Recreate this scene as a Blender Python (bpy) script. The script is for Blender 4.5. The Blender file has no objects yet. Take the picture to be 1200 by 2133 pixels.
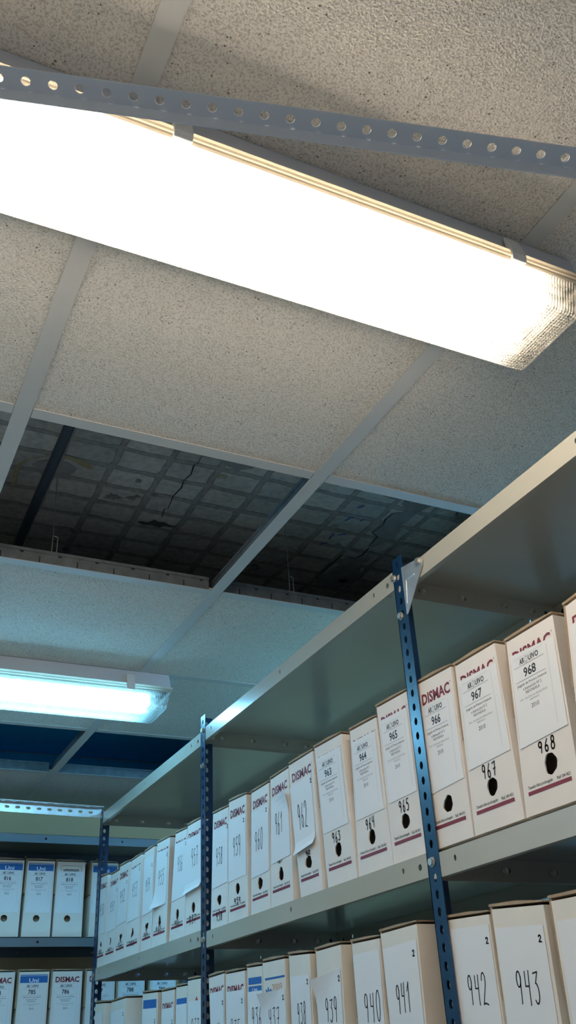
import bpy, math, random
from mathutils import Vector, Matrix
random.seed(7)
scene = bpy.context.scene
COL = scene.collection
Z0 = 1.5                    # eye height of the photographer; all heights below are measured from the eye
H = 1.02                    # suspended ceiling
SLAB = 1.27                 # real ceiling above it

# ------------------------------------------------------------------ helpers
def link(o, parent=None):
    COL.objects.link(o)
    if parent: o.parent = parent
    return o

class MB:
    """collects geometry that becomes ONE mesh object"""
    def __init__(s): s.v = []; s.f = []; s.m = []
    def add(s, vs, fs, mi=0, M=None):
        n = len(s.v)
        s.v += [tuple(M @ Vector(p)) if M else tuple(p) for p in vs]
        s.f += [tuple(n+i for i in f) for f in fs]; s.m += [mi]*len(fs)
    def box(s, x0, x1, y0, y1, z0, z1, mi=0, M=None):
        s.add([(x0,y0,z0),(x1,y0,z0),(x1,y1,z0),(x0,y1,z0),(x0,y0,z1),(x1,y0,z1),(x1,y1,z1),(x0,y1,z1)],
              [(0,3,2,1),(4,5,6,7),(0,1,5,4),(1,2,6,5),(2,3,7,6),(3,0,4,7)], mi, M)
    def prism(s, poly, axis_pts, mi=0, M=None):
        """poly lofted through rings; axis_pts = list of functions p2 -> p3"""
        n = len(poly); rings = [[f(p) for p in poly] for f in axis_pts]
        vs = [q for r in rings for q in r]; fs = []
        for k in range(len(rings)-1):
            for i in range(n):
                j = (i+1) % n; fs.append((k*n+i, k*n+j, (k+1)*n+j, (k+1)*n+i))
        fs.append(tuple(reversed(range(n)))); fs.append(tuple((len(rings)-1)*n+i for i in range(n)))
        s.add(vs, fs, mi, M)
    def tube(s, p, q, r, n=12, mi=0, caps=True, M=None):
        p = Vector(p); q = Vector(q); d = (q-p).normalized()
        a = d.orthogonal().normalized(); b = d.cross(a)
        vs = [o + (a*math.cos(2*math.pi*i/n) + b*math.sin(2*math.pi*i/n))*r for o in (p, q) for i in range(n)]
        fs = [(i, (i+1) % n, n+(i+1) % n, n+i) for i in range(n)]
        if caps: fs += [tuple(reversed(range(n))), tuple(range(n, 2*n))]
        s.add(vs, fs, mi, M)
    def build(s, name, mat, parent=None, smooth=False, bevel=0, loc=None):
        me = bpy.data.meshes.new(name); me.from_pydata(s.v, [], s.f)
        for m in (mat if isinstance(mat, (list, tuple)) else [mat]): me.materials.append(m)
        me.polygons.foreach_set('material_index', s.m)
        if smooth: me.polygons.foreach_set('use_smooth', [True]*len(me.polygons))
        me.update(); o = bpy.data.objects.new(name, me)
        if bevel:
            b = o.modifiers.new('bevel', 'BEVEL'); b.width = bevel; b.segments = 2; b.limit_method = 'ANGLE'
        if loc: o.location = loc
        return link(o, parent)

def tag(o, label=None, cat=None, group=None, kind=None):
    if label: o['label'] = label
    if cat: o['category'] = cat
    if group: o['group'] = group
    if kind: o['kind'] = kind
    return o
def empty(name, loc, rz=0):
    o = bpy.data.objects.new(name, None); o.empty_display_size = .05
    o.location = loc; o.rotation_euler.z = rz
    return link(o)

def holed_plate(L, W, t, holes, n=16):
    """sheet L x W (x,y), thickness t (z), pierced by elliptical holes (x, y, rx, ry)"""
    mb = MB(); holes = sorted(holes); x = 0.0
    for k, (hx, hy, a, b) in enumerate(holes):
        c0 = hx-a-.0025; c1 = hx+a+.0025
        if k+1 < len(holes): c1 = min(c1, (hx+a+holes[k+1][0]-holes[k+1][2])/2)
        c0 = max(c0, x)
        if c0 > x+1e-5: mb.box(x, c0, 0, W, 0, t)
        m = n//4; out = []
        cs = [(c0,0),(c1,0),(c1,W),(c0,W)]
        for i in range(4):
            p = cs[i]; q = cs[(i+1) % 4]
            for j in range(m): out.append((p[0]+(q[0]-p[0])*j/m, p[1]+(q[1]-p[1])*j/m))
        inn = []
        for i in range(n):
            ang = math.radians(225)+2*math.pi*i/n
            inn.append((hx+a*math.cos(ang), hy+b*math.sin(ang)))
        vs = [(p[0],p[1],z) for z in (0,t) for ring in (out,inn) for p in ring]
        fs = []
        for i in range(n):
            j = (i+1) % n
            fs.append((j, i, n+i, n+j))                      # bottom
            fs.append((2*n+i, 2*n+j, 3*n+j, 3*n+i))          # top
            fs.append((n+i, 3*n+i, 3*n+j, n+j))              # hole wall
            if i//m in (0, 2): fs.append((i, j, 2*n+j, 2*n+i))
        mb.add(vs, fs); x = c1
    if x < L: mb.box(x, L, 0, W, 0, t)
    return mb
def frame(o, ex, ey, ez):
    """matrix with given origin and axes"""
    return Matrix(((ex[0],ey[0],ez[0],o[0]),(ex[1],ey[1],ez[1],o[1]),(ex[2],ey[2],ez[2],o[2]),(0,0,0,1)))
def merge(mb, src, M, mi=0): mb.add(src.v, src.f, mi, M)

# ------------------------------------------------------------------ materials
def mat(name, col, rough=.6, metal=0, noise=None, bump=None, spec=.5):
    m = bpy.data.materials.new(name); m.use_nodes = True
    nt = m.node_tree; b = nt.nodes['Principled BSDF']
    b.inputs['Base Color'].default_value = (*col, 1); b.inputs['Roughness'].default_value = rough
    b.inputs['Metallic'].default_value = metal; b.inputs['Specular IOR Level'].default_value = spec
    if noise or bump:
        tc = nt.nodes.new('ShaderNodeTexCoord')
    if noise:
        sc, amt = noise
        n = nt.nodes.new('ShaderNodeTexNoise'); n.inputs['Scale'].default_value = sc; n.inputs['Detail'].default_value = 4
        r = nt.nodes.new('ShaderNodeMapRange'); r.inputs['To Min'].default_value = 1-amt; r.inputs['To Max'].default_value = 1+amt
        r.inputs['From Min'].default_value = .3; r.inputs['From Max'].default_value = .7
        h = nt.nodes.new('ShaderNodeHueSaturation'); h.inputs['Color'].default_value = (*col, 1)
        nt.links.new(tc.outputs['Object'], n.inputs['Vector']); nt.links.new(n.outputs['Fac'], r.inputs['Value'])
        nt.links.new(r.outputs[0], h.inputs['Value']); nt.links.new(h.outputs[0], b.inputs['Base Color'])
    if bump:
        sc, st = bump
        n = nt.nodes.new('ShaderNodeTexNoise'); n.inputs['Scale'].default_value = sc; n.inputs['Detail'].default_value = 3
        u = nt.nodes.new('ShaderNodeBump'); u.inputs['Strength'].default_value = st; u.inputs['Distance'].default_value = .002
        nt.links.new(tc.outputs['Object'], n.inputs['Vector']); nt.links.new(n.outputs['Fac'], u.inputs['Height'])
        nt.links.new(u.outputs[0], b.inputs['Normal'])
    return m
def ramp(nt, stops, interp='LINEAR'):
    r = nt.nodes.new('ShaderNodeValToRGB'); r.color_ramp.interpolation = interp
    e = r.color_ramp.elements
    e[0].position, e[0].color = stops[0][0], (*stops[0][1], 1); e[1].position, e[1].color = stops[1][0], (*stops[1][1], 1)
    for p, c in stops[2:]:
        x = e.new(p); x.color = (*c, 1)
    return r
def mixcol(nt, a, b, fac, mode='MIX'):
    m = nt.nodes.new('ShaderNodeMix'); m.data_type = 'RGBA'; m.blend_type = mode
    for k, s in ((6, a), (7, b)):
        if isinstance(s, tuple): m.inputs[k].default_value = (*s, 1)
        else: nt.links.new(s, m.inputs[k])
    if isinstance(fac, float): m.inputs[0].default_value = fac
    else: nt.links.new(fac, m.inputs[0])
    return m.outputs[2]

def tile_material():
    m = bpy.data.materials.new('mineral_fibre'); m.use_nodes = True; nt = m.node_tree; L = nt.links
    b = nt.nodes['Principled BSDF']; b.inputs['Roughness'].default_value = .95; b.inputs['Specular IOR Level'].default_value = .1
    g = nt.nodes.new('ShaderNodeNewGeometry')
    v = nt.nodes.new('ShaderNodeTexVoronoi'); v.inputs['Scale'].default_value = 135
    n2 = nt.nodes.new('ShaderNodeTexNoise'); n2.inputs['Scale'].default_value = 40
    n3 = nt.nodes.new('ShaderNodeTexNoise'); n3.inputs['Scale'].default_value = 330; n3.inputs['Detail'].default_value = 3
    for n in (v, n2, n3): L.new(g.outputs['Position'], n.inputs['Vector'])
    th = nt.nodes.new('ShaderNodeMapRange'); th.inputs['From Min'].default_value = .4; th.inputs['From Max'].default_value = .75
    th.inputs['To Min'].default_value = .02; th.inputs['To Max'].default_value = .25; L.new(n2.outputs['Fac'], th.inputs['Value'])
    lt = nt.nodes.new('ShaderNodeMath'); lt.operation = 'LESS_THAN'; L.new(v.outputs['Distance'], lt.inputs[0]); L.new(th.outputs[0], lt.inputs[1])
    r = ramp(nt, [(.30, (.50,.44,.37)), (.55, (.78,.715,.62))]); L.new(n3.outputs['Fac'], r.inputs[0])
    c = mixcol(nt, r.outputs[0], (.22,.18,.14), lt.outputs[0])
    L.new(c, b.inputs['Base Color'])
    inv = nt.nodes.new('ShaderNodeMath'); inv.operation = 'SUBTRACT'; L.new(n3.outputs['Fac'], inv.inputs[0]); L.new(lt.outputs[0], inv.inputs[1])
    u = nt.nodes.new('ShaderNodeBump'); u.inputs['Strength'].default_value = .85; u.inputs['Distance'].default_value = .003
    L.new(inv.outputs[0], u.inputs['Height']); L.new(u.outputs[0], b.inputs['Normal'])
    return m

def slab_material():
    m = bpy.data.materials.new('hollow_brick_slab'); m.use_nodes = True; nt = m.node_tree; L = nt.links
    b = nt.nodes['Principled BSDF']; b.inputs['Roughness'].default_value = .9; b.inputs['Specular IOR Level'].default_value = .15
    g = nt.nodes.new('ShaderNodeNewGeometry')
    wob = nt.nodes.new('ShaderNodeTexNoise'); wob.inputs['Scale'].default_value = 14; L.new(g.outputs['Position'], wob.inputs['Vector'])
    sub = nt.nodes.new('ShaderNodeVectorMath'); sub.operation = 'SUBTRACT'; sub.inputs[1].default_value = (.5,.5,.5); L.new(wob.outputs['Color'], sub.inputs[0])
    sc = nt.nodes.new('ShaderNodeVectorMath'); sc.operation = 'SCALE'; sc.inputs['Scale'].default_value = .018; L.new(sub.outputs[0], sc.inputs[0])
    ad0 = nt.nodes.new('ShaderNodeVectorMath'); L.new(g.outputs['Position'], ad0.inputs[0]); ad0.inputs[1].default_value = (-.101,-.077,0)
    ad = nt.nodes.new('ShaderNodeVectorMath'); L.new(ad0.outputs[0], ad.inputs[0]); L.new(sc.outputs[0], ad.inputs[1])
    br = nt.nodes.new('ShaderNodeTexBrick'); br.offset = 0; br.inputs['Scale'].default_value = 1
    br.inputs['Brick Width'].default_value = .126; br.inputs['Row Height'].default_value = .085; br.inputs['Mortar Size'].default_value = .009
    br.inputs['Mortar Smooth'].default_value = .25
    br.inputs['Color1'].default_value = (.66,.63,.58,1); br.inputs['Color2'].default_value = (.48,.47,.45,1); br.inputs['Mortar'].default_value = (.38,.365,.34,1)
    L.new(ad.outputs[0], br.inputs['Vector'])
    # worn off patches where the brick skin has broken away
    n1 = nt.nodes.new('ShaderNodeTexNoise'); n1.inputs['Scale'].default_value = 3.1; n1.inputs['Detail'].default_value = 6; n1.inputs['Roughness'].default_value = .55
    L.new(g.outputs['Position'], n1.inputs['Vector'])
    r1 = ramp(nt, [(.66, (0,0,0)), (.675, (1,1,1))]); L.new(n1.outputs['Fac'], r1.inputs[0])
    c = mixcol(nt, br.outputs['Color'], (.30,.29,.27), r1.outputs[0])
    n4 = nt.nodes.new('ShaderNodeTexNoise'); n4.inputs['Scale'].default_value = 1.7; n4.inputs['Detail'].default_value = 5; L.new(g.outputs['Position'], n4.inputs['Vector'])
    r4 = ramp(nt, [(.35, (.62,.55,.48)), (.6, (1,1,1))]); L.new(n4.outputs['Fac'], r4.inputs[0])
    c = mixcol(nt, c, r4.outputs[0], 1.0, 'MULTIPLY')
    n5 = nt.nodes.new('ShaderNodeTexNoise'); n5.inputs['Scale'].default_value = 60; n5.inputs['Detail'].default_value = 4; L.new(g.outputs['Position'], n5.inputs['Vector'])
    r5 = ramp(nt, [(.3, (.75,.75,.75)), (.6, (1,1,1))]); L.new(n5.outputs['Fac'], r5.inputs[0])
    c = mixcol(nt, c, r5.outputs[0], 1.0, 'MULTIPLY')
    L.new(c, b.inputs['Base Color'])
    h = nt.nodes.new('ShaderNodeMath'); h.operation = 'MAXIMUM'; L.new(br.outputs['Fac'], h.inputs[0]); L.new(r1.outputs[0], h.inputs[1])
    hi = nt.nodes.new('ShaderNodeMath'); hi.operation = 'SUBTRACT'; hi.inputs[0].default_value = 1; L.new(h.outputs[0], hi.inputs[1])
    u = nt.nodes.new('ShaderNodeBump'); u.inputs['Strength'].default_value = .8; u.inputs['Distance'].default_value = .008
    L.new(hi.outputs[0], u.inputs['Height']); L.new(u.outputs[0], b.inputs['Normal'])
    return m

def diffuser_material():
    m = bpy.data.materials.new('prismatic_diffuser'); m.use_nodes = True; nt = m.node_tree; L = nt.links
    nt.nodes.remove(nt.nodes['Principled BSDF']); out = nt.nodes['Material Output']
    tr = nt.nodes.new('ShaderNodeBsdfTransparent'); tr.inputs[0].default_value = (1,.99,.96,1)
    tl = nt.nodes.new('ShaderNodeBsdfTranslucent'); tl.inputs[0].default_value = (.15,.14,.12,1)
    df = nt.nodes.new('ShaderNodeBsdfDiffuse'); df.inputs[0].default_value = (.45,.44,.40,1)
    gl = nt.nodes.new('ShaderNodeBsdfGlossy'); gl.inputs['Roughness'].default_value = .2
    tc = nt.nodes.new('ShaderNodeTexCoord')
    hs = []
    for d in ('X', 'Y'):
        w = nt.nodes.new('ShaderNodeTexWave'); w.bands_direction = d; w.inputs['Scale'].default_value = 62
        L.new(tc.outputs['Object'], w.inputs['Vector']); hs.append(w)
    a = nt.nodes.new('ShaderNodeMath'); L.new(hs[0].outputs['Fac'], a.inputs[0]); L.new(hs[1].outputs['Fac'], a.inputs[1])
    u = nt.nodes.new('ShaderNodeBump'); u.inputs['Strength'].default_value = .9; u.inputs['Distance'].default_value = .002; L.new(a.outputs[0], u.inputs['Height'])
    for n in (tl, df, gl): L.new(u.outputs[0], n.inputs['Normal'])
    def mx(x, y, f):
        k = nt.nodes.new('ShaderNodeMixShader'); k.inputs[0].default_value = f; L.new(x, k.inputs[1]); L.new(y, k.inputs[2]); return k.outputs[0]
    s = mx(tl.outputs[0], df.outputs[0], .3); s = mx(s, gl.outputs[0], .08); s = mx(s, tr.outputs[0], .3)
    pr = nt.nodes.new('ShaderNodeMapRange'); pr.inputs['From Max'].default_value = 2; pr.inputs['To Min'].default_value = .16; pr.inputs['To Max'].default_value = .44
    L.new(a.outputs[0], pr.inputs['Value']); L.new(pr.outputs[0], s.node.inputs[0])
    L.new(s, out.inputs['Surface'])
    return m
def glow(name, col, st):
    m = bpy.data.materials.new(name); m.use_nodes = True; nt = m.node_tree; b = nt.nodes['Principled BSDF']
    b.inputs['Base Color'].default_value = (.8,.8,.8,1); b.inputs['Emission Color'].default_value = (*col, 1); b.inputs['Emission Strength'].default_value = st
    return m

TILE = tile_material(); SLABM = slab_material(); DIFF = diffuser_material()
TUBE_W = glow('warm_white_tube', (1.0,.885,.76), 120); TUBE_C = glow('cool_white_tube', (.19,.60,1.0), 138); TUBE_N = glow('next_aisle_tube', (.17,.56,1.0), 340)
RUN = mat('white_lacquered_profile', (.56,.54,.50), .5)
GALV = mat('galvanised_steel', (.55,.56,.55), .38, .7, noise=(30,.12))
WALLO = mat('ochre_wall_paint', (.80,.58,.33), .85, noise=(2,.05), bump=(70,.2))
SHELFB = mat('blue_grey_lacquer', (.13,.165,.19), .4)
WEB = mat('bare_steel_web', (.15,.17,.18), .45, .3, noise=(40,.2))
HOUSIN = mat('dark_grey_interior', (.13,.125,.11), .8)
WALL = mat('white_wall_paint', (.76,.77,.78), .85, noise=(2,.05), bump=(70,.2))
FLOOR = mat('grey_terrazzo', (.46,.46,.47), .5, noise=(60,.2))
HOUS = mat('grey_polyester_housing', (.56,.57,.60), .5)
RIM = mat('clear_rim', (.80,.74,.62), .3)
_nt = RIM.node_tree; _tl = _nt.nodes.new('ShaderNodeBsdfTranslucent'); _tl.inputs[0].default_value = (.07,.058,.040,1)
_mx = _nt.nodes.new('ShaderNodeMixShader'); _mx.inputs[0].default_value = .6
_nt.links.new(_nt.nodes['Principled BSDF'].outputs[0], _mx.inputs[1]); _nt.links.new(_tl.outputs[0], _mx.inputs[2]); _nt.links.new(_mx.outputs[0], _nt.nodes['Material Output'].inputs['Surface'])
CLIP = mat('white_clip', (.72,.71,.68), .35)
SOCK = mat('white_tray', (.8,.8,.76), .4)
SHELF = mat('beige_grey_lacquer', (.43,.405,.335), .21, 0, noise=(3,.05), spec=.6)
BLUE = mat('blue_lacquer', (.003,.027,.075), .3, 0, noise=(8,.12), spec=.6)
WHITEM = mat('white_lacquered_angle', (.74,.75,.76), .5)
BOLT = mat('zinc_bolt', (.72,.68,.60), .3, .8)
CARD = mat('white_lined_card', (.80,.725,.65), .8, noise=(9,.035), bump=(25,.15))
CARD2 = mat('cream_card', (.78,.705,.60), .8, noise=(9,.04), bump=(25,.15))
KRAFT = mat('kraft_board', (.33,.235,.15), .9, noise=(40,.12))
PAPER = mat('white_paper', (.82,.795,.765), .75, bump=(12,.12))
MAROON = mat('maroon_print', (.17,.016,.028), .7)
BLUEP = mat('blue_print', (.015,.12,.36), .7)
INK = mat('black_marker_ink', (.012,.012,.018), .6)
PRINT = mat('black_print', (.03,.03,.03), .7)
GREYP = mat('grey_print', (.33,.33,.33), .7)
WHITEP = mat('white_print', (.8,.83,.85), .7)
ORANGEP = mat('orange_print', (.62,.28,.14), .7)
REDP = mat('red_print', (.45,.04,.03), .7)
FILES = mat('bundled_paper', (.36,.29,.20), .9, noise=(60,.25))
PIPE = mat('dark_pipe', (.035,.045,.06), .5)
WIRE = mat('steel_wire', (.35,.33,.30), .4, .6)
PLAS = mat('smeared_plaster', (.27,.26,.25), .95, noise=(30,.15))
OCHRE = mat('ochre_stain', (.36,.30,.19), .95, noise=(50,.2))
CRACK = mat('crack_shadow', (.025,.022,.02), 1)
CHALK = mat('blue_chalk', (.06,.10,.32), .95)
BLACK = mat('slot_black', (.01,.01,.012), .9)

# ------------------------------------------------------------------ room
YW = 4.30; XL = -.78; XR = 3.35; YF = -1.6
def slab_box(name, dims, m, parent=None, kind='structure'):
    mb = MB(); mb.box(*dims); o = mb.build(name, m, parent)
    if kind and not parent: o['kind'] = kind
    return o
slab_box('floor', (XL-.1,XR+.1,YF-.1,YW+.1,-.1,0), FLOOR)
ceil = slab_box('ceiling', (XL-.1,XR+.1,YF-.1,YW+.1,Z0+SLAB,Z0+SLAB+.1), SLABM)
slab_box('wall_left', (XL-.1,XL,YF-.1,YW+.1,0,Z0+SLAB), WALL)
slab_box('wall_right', (XR,XR+.1,YF-.1,YW+.1,0,Z0+SLAB), WALL)
slab_box('wall_back', (XL,XR,YW,YW+.1,0,Z0+SLAB), WALLO)
slab_box('wall_front', (XL,XR,YF-.1,YF,0,.35), WALL)

def blob(name, pts, m, z=SLAB-.0015):
    mb = MB(); n = len(pts)
    vs = [(x,y,Z0+z) for x, y in pts] + [(x,y,Z0+SLAB) for x, y in pts]
    mb.add(vs, [tuple(reversed(range(n)))] + [(i,(i+1) % n, n+(i+1) % n, n+i) for i in range(n)])
    return mb.build(name, m, ceil)
def round_pts(cx, cy, rx, ry, n=22, j=.08, seed=1):
    R = random.Random(seed); return [(cx+rx*(1+R.uniform(-j,j))*math.cos(2*math.pi*i/n), cy+ry*(1+R.uniform(-j,j))*math.sin(2*math.pi*i/n)) for i in range(n)]
def streak(name, line, w, m):
    L = []; Rr = []
    for i, p in enumerate(line):
        a = Vector(line[max(i-1,0)]); b = Vector(line[min(i+1,len(line)-1)]); d = (b-a).normalized(); nrm = Vector((-d.y,d.x))
        ww = w[i] if isinstance(w, (list,tuple)) else w
        L.append(tuple(Vector(p)+nrm*ww/2)); Rr.append(tuple(Vector(p)-nrm*ww/2))
    mb = MB(); n = len(line)
    vs = [(x,y,Z0+SLAB-.002) for x, y in L+Rr]
    mb.add(vs, [(i,i+1,n+i+1,n+i) for i in range(n-1)])
    return mb.build(name, m, ceil)

blob('plaster_patch', [(.697,1.716),(.727,1.75),(.771,1.765),(.805,1.744),(.812,1.716),(.80,1.66),(.71,1.66)], PLAS)
blob('plaster_patch', [(.520,1.70),(.535,1.728),(.565,1.735),(.600,1.722),(.607,1.66),(.53,1.65)], PLAS)
blob('plaster_patch', [(.298,1.923),(.311,1.899),(.342,1.88),(.375,1.88),(.403,1.901),(.401,1.922),(.386,1.951),(.368,1.961),(.323,1.939)], PLAS)
blob('broken_patch', [(1.246,1.72),(1.262,1.66),(1.335,1.66),(1.338,1.708),(1.337,1.732),(1.319,1.776),(1.319,1.814),(1.31,1.86),(1.327,1.88),(1.334,1.931),(1.32,1.964),(1.301,1.999),(1.285,1.996),(1.278,1.934),(1.25,1.918),(1.258,1.837),(1.257,1.804),(1.29,1.783),(1.255,1.756)], PLAS)
blob('broken_patch', [(1.158,1.715),(1.202,1.70),(1.246,1.712),(1.232,1.733),(1.215,1.743),(1.178,1.734)], PLAS)
blob('broken_patch', [(1.24,2.099),(1.27,2.073),(1.312,2.043),(1.336,2.068),(1.324,2.108),(1.362,2.176),(1.357,2.231),(1.334,2.283),(1.258,2.278),(1.231,2.245),(1.251,2.175),(1.26,2.131)], PLAS)
blob('cavity', [(.618,2.098),(.632,2.090),(.645,2.093),(.660,2.070),(.672,2.078),(.690,2.074),(.705,2.083),(.728,2.085),(.712,2.094),(.695,2.093),(.685,2.104),(.660,2.101),(.640,2.107)], mat('broken_brick', (.09,.085,.08), .95))
streak('crack', [(.665,1.70),(.67,1.772),(.664,1.78),(.672,1.823),(.665,1.856),(.671,1.89),(.665,1.936),(.673,1.998),(.665,2.008),(.672,2.046)], [.001,.002,.004,.003,.002,.004,.003,.002,.003,.002], CRACK)
streak('crack', [(1.293,2.002),(1.296,2.049),(1.287,2.077),(1.239,2.07),(1.237,2.14),(1.234,2.191),(1.235,2.233)], [.004,.006,.003,.006,.005,.003,.002], CRACK)
streak('crack', [(1.255,1.804),(1.252,1.84),(1.262,1.87),(1.256,1.92),(1.282,1.935),(1.288,1.995)], [.003,.005,.003,.004,.005,.002], CRACK)
streak('damp_stain', [(.275,2.038),(.267,1.96),(.272,1.925),(.290,1.894),(.336,1.862),(.369,1.858),(.402,1.868),(.420,1.876),(.437,1.888)], [.010,.012,.008,.005,.006,.012,.020,.024,.010], OCHRE)
blob('damp_stain', [(.740,1.815),(.744,1.798),(.752,1.794),(.763,1.80),(.759,1.812),(.748,1.811)], OCHRE)
for i, (cx, cy, r) in enumerate([(1.435,1.726,.014),(1.432,2.033,.016),(1.326,2.221,.012),(1.13,1.86,.009),(1.14,1.93,.008),(.56,1.90,.008),(.62,1.95,.008),(.90,1.86,.007),(.85,1.96,.008),(1.20,2.02,.009)]):
    if True: blob('peg_hole', round_pts(cx, cy, r, r, 14, .1, i), PLAS)
for ln in ([(1.148,1.815),(1.157,1.805),(1.158,1.797)], [(1.15,1.888),(1.156,1.867),(1.164,1.862)], [(1.17,1.966),(1.188,1.955)], [(1.147,2.036),(1.152,2.026),(1.163,2.018)], [(1.157,1.998),(1.155,1.963)], [(1.19,1.875),(1.197,1.86)]):
    streak('chalk_mark', ln, .006, CHALK)

mb = MB(); mb.box(-.6, 2.2, 2.75, 4.29, Z0+SLAB-.006, Z0+SLAB-.0005); mb.build('blue_shade_panel', mat('blue_shade_tint', (.04,.55,.88), .8), ceil)  # added panel: blue shade of the far opening put into its colour
mb = MB(); mb.box(XL+.01, XR-.01, YW-.006, YW-.0005, Z0+H+.03, Z0+SLAB-.007); mb.build('blue_shade_panel', bpy.data.materials['blue_shade_tint'], ceil)  # same blue shade coloured onto the wall above the grid

# suspended grid : every profile is an inverted T with bulb
GX = [-.410, .187, .790, 1.392]; GY = [.79, 1.380, 1.963, 2.55, 3.137, 3.715]
def tee(L, slots=0, w=.030):
    mb = MB()
    mb.box(0, L, -w/2, w/2, 0, .0012); mb.box(0, L, -.001, .001, .0012, .036, 2); mb.box(0, L, -.0035, .0035, .033, .041, 2)
    if slots:
        k = .05
        while k < L:
            mb.box(k, k+.0028, -.0013, .0013, .008, .024, 1); mb.box(k+.045, k+.053, -.0013, .0013, .029, .033, 1); k += .09
    return mb
tn = 0
for gx in GX:
    tn += 1
    o = tee(YW-YF-.004, 0, .031).build('trim_%d' % tn, [RUN, BLACK, WEB]); o.location = (gx, YF+.002, Z0+H); o.rotation_euler.z = math.pi/2; o['kind'] = 'structure'
for gy in [-.98, -.39, .195]+GY:
    xs = [XL]+GX+[XR]
    for a, b in zip(xs, xs[1:]):
        tn += 1
        o = tee(b-a-.034, 1 if gy == 1.963 else 0, .028).build('trim_%d' % tn, [RUN, BLACK, WEB]); o.location = (a+.017, gy, Z0+H+.0004); o['kind'] = 'structure'

def tile(x0, x1, y0, y1, label):
    mb = MB(); mb.box(-(x1-x0)/2+.004, (x1-x0)/2-.004, -(y1-y0)/2+.004, (y1-y0)/2-.004, 0, .014)
    o = mb.build('ceiling_tile', TILE); o.location = ((x0+x1)/2, (y0+y1)/2, Z0+H+.0022)
    tag(o, label, 'ceiling tile', 'speckled mineral ceiling tiles in the grid')
X4 = [XL]+GX+[XR]; Y4 = [YF, -.98, -.39, .195]+GY+[YW]
TL = {(1,3): 'speckled beige ceiling tile in the upper left corner of the photo, left of the grey ceiling runner',
      (2,3): 'large rough beige ceiling tile filling the upper right of the photo above the white perforated bar',
      (3,3): 'sliver of grey ceiling tile at the right edge of the photo beside the clip end of the large lamp',
      (1,4): 'speckled beige tile at the left edge of the photo just under the large lit lamp',
      (2,4): 'whole beige tile under the large lit lamp, between two ceiling runners, before the open brick gap',
      (3,4): 'beige ceiling tile under the right end of the large lamp, reaching behind the beige shelf edge',
      (2,6): 'bluish tile at the left between the open gap showing bricks and the far lamp',
      (3,6): 'bright bluish tile right of the ceiling runner, between the open brick gap and the shelf edge',
      (2,7): 'bluish tile strip directly below the far lamp, left of the runner',
      (3,7): 'pale blue tile around the right end of the far lamp, above the dark blue opening',
      (2,9): 'farthest dim ceiling tile left of the runner, above the galvanised slotted beam',
      (3,9): 'farthest dim ceiling tile right of the runner, between galvanised beam and shelf edge'}
MISSING = {(1,5),(2,5),(3,5),(2,8),(3,8),(1,8)}
cover = MB()
for i in range(len(X4)-1):
    for j in range(len(Y4)-1):
        if (i,j) in MISSING: continue
        if (i,j) in TL: tile(X4[i], X4[i+1], Y4[j], Y4[j+1], TL[(i,j)])
        else: cover.box(X4[i]+.004, X4[i+1]-.004, Y4[j]+.004, Y4[j+1]-.004, Z0+H+.0022, Z0+H+.016)
cover.build('ceiling_board', TILE, ceil)

# ------------------------------------------------------------------ things above the grid
def hanger(x, y, label):
    mb = MB(); z = Z0+H+.041
    mb.tube((x,y,z+.03), (x-.002,y+.002,Z0+SLAB-.0005), .0012, 8)
    mb.tube((x,y,z+.045), (x,y,z-.008), .0014, 8); mb.tube((x,y,z+.045), (x+.012,y,z+.043), .0014, 8); mb.tube((x+.012,y,z+.043), (x+.012,y,z-.010), .0014, 8)
    tag(mb.build('hanger_wire', WIRE), label, 'hanger wire')
hanger(.372, 1.963, 'thin steel hanger wire left, dropping from the brick slab beside the dark pipe')
hanger(1.004, 1.963, 'thin steel hanger wire right of the ceiling runner, dropping from the chalk-marked bricks')
mb = MB(); mb.tube((.3205,1.20,Z0+1.20), (.338,3.4,Z0+1.20), .0125, 16)
for yy in (1.6, 2.4, 3.2): mb.tube((.331,yy,Z0+1.205), (.331,yy,Z0+SLAB), .004, 8)
tag(mb.build('pipe', PIPE, smooth=False), 'dark blue pipe running under the brick slab, seen through the left ceiling opening', 'pipe')

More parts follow.
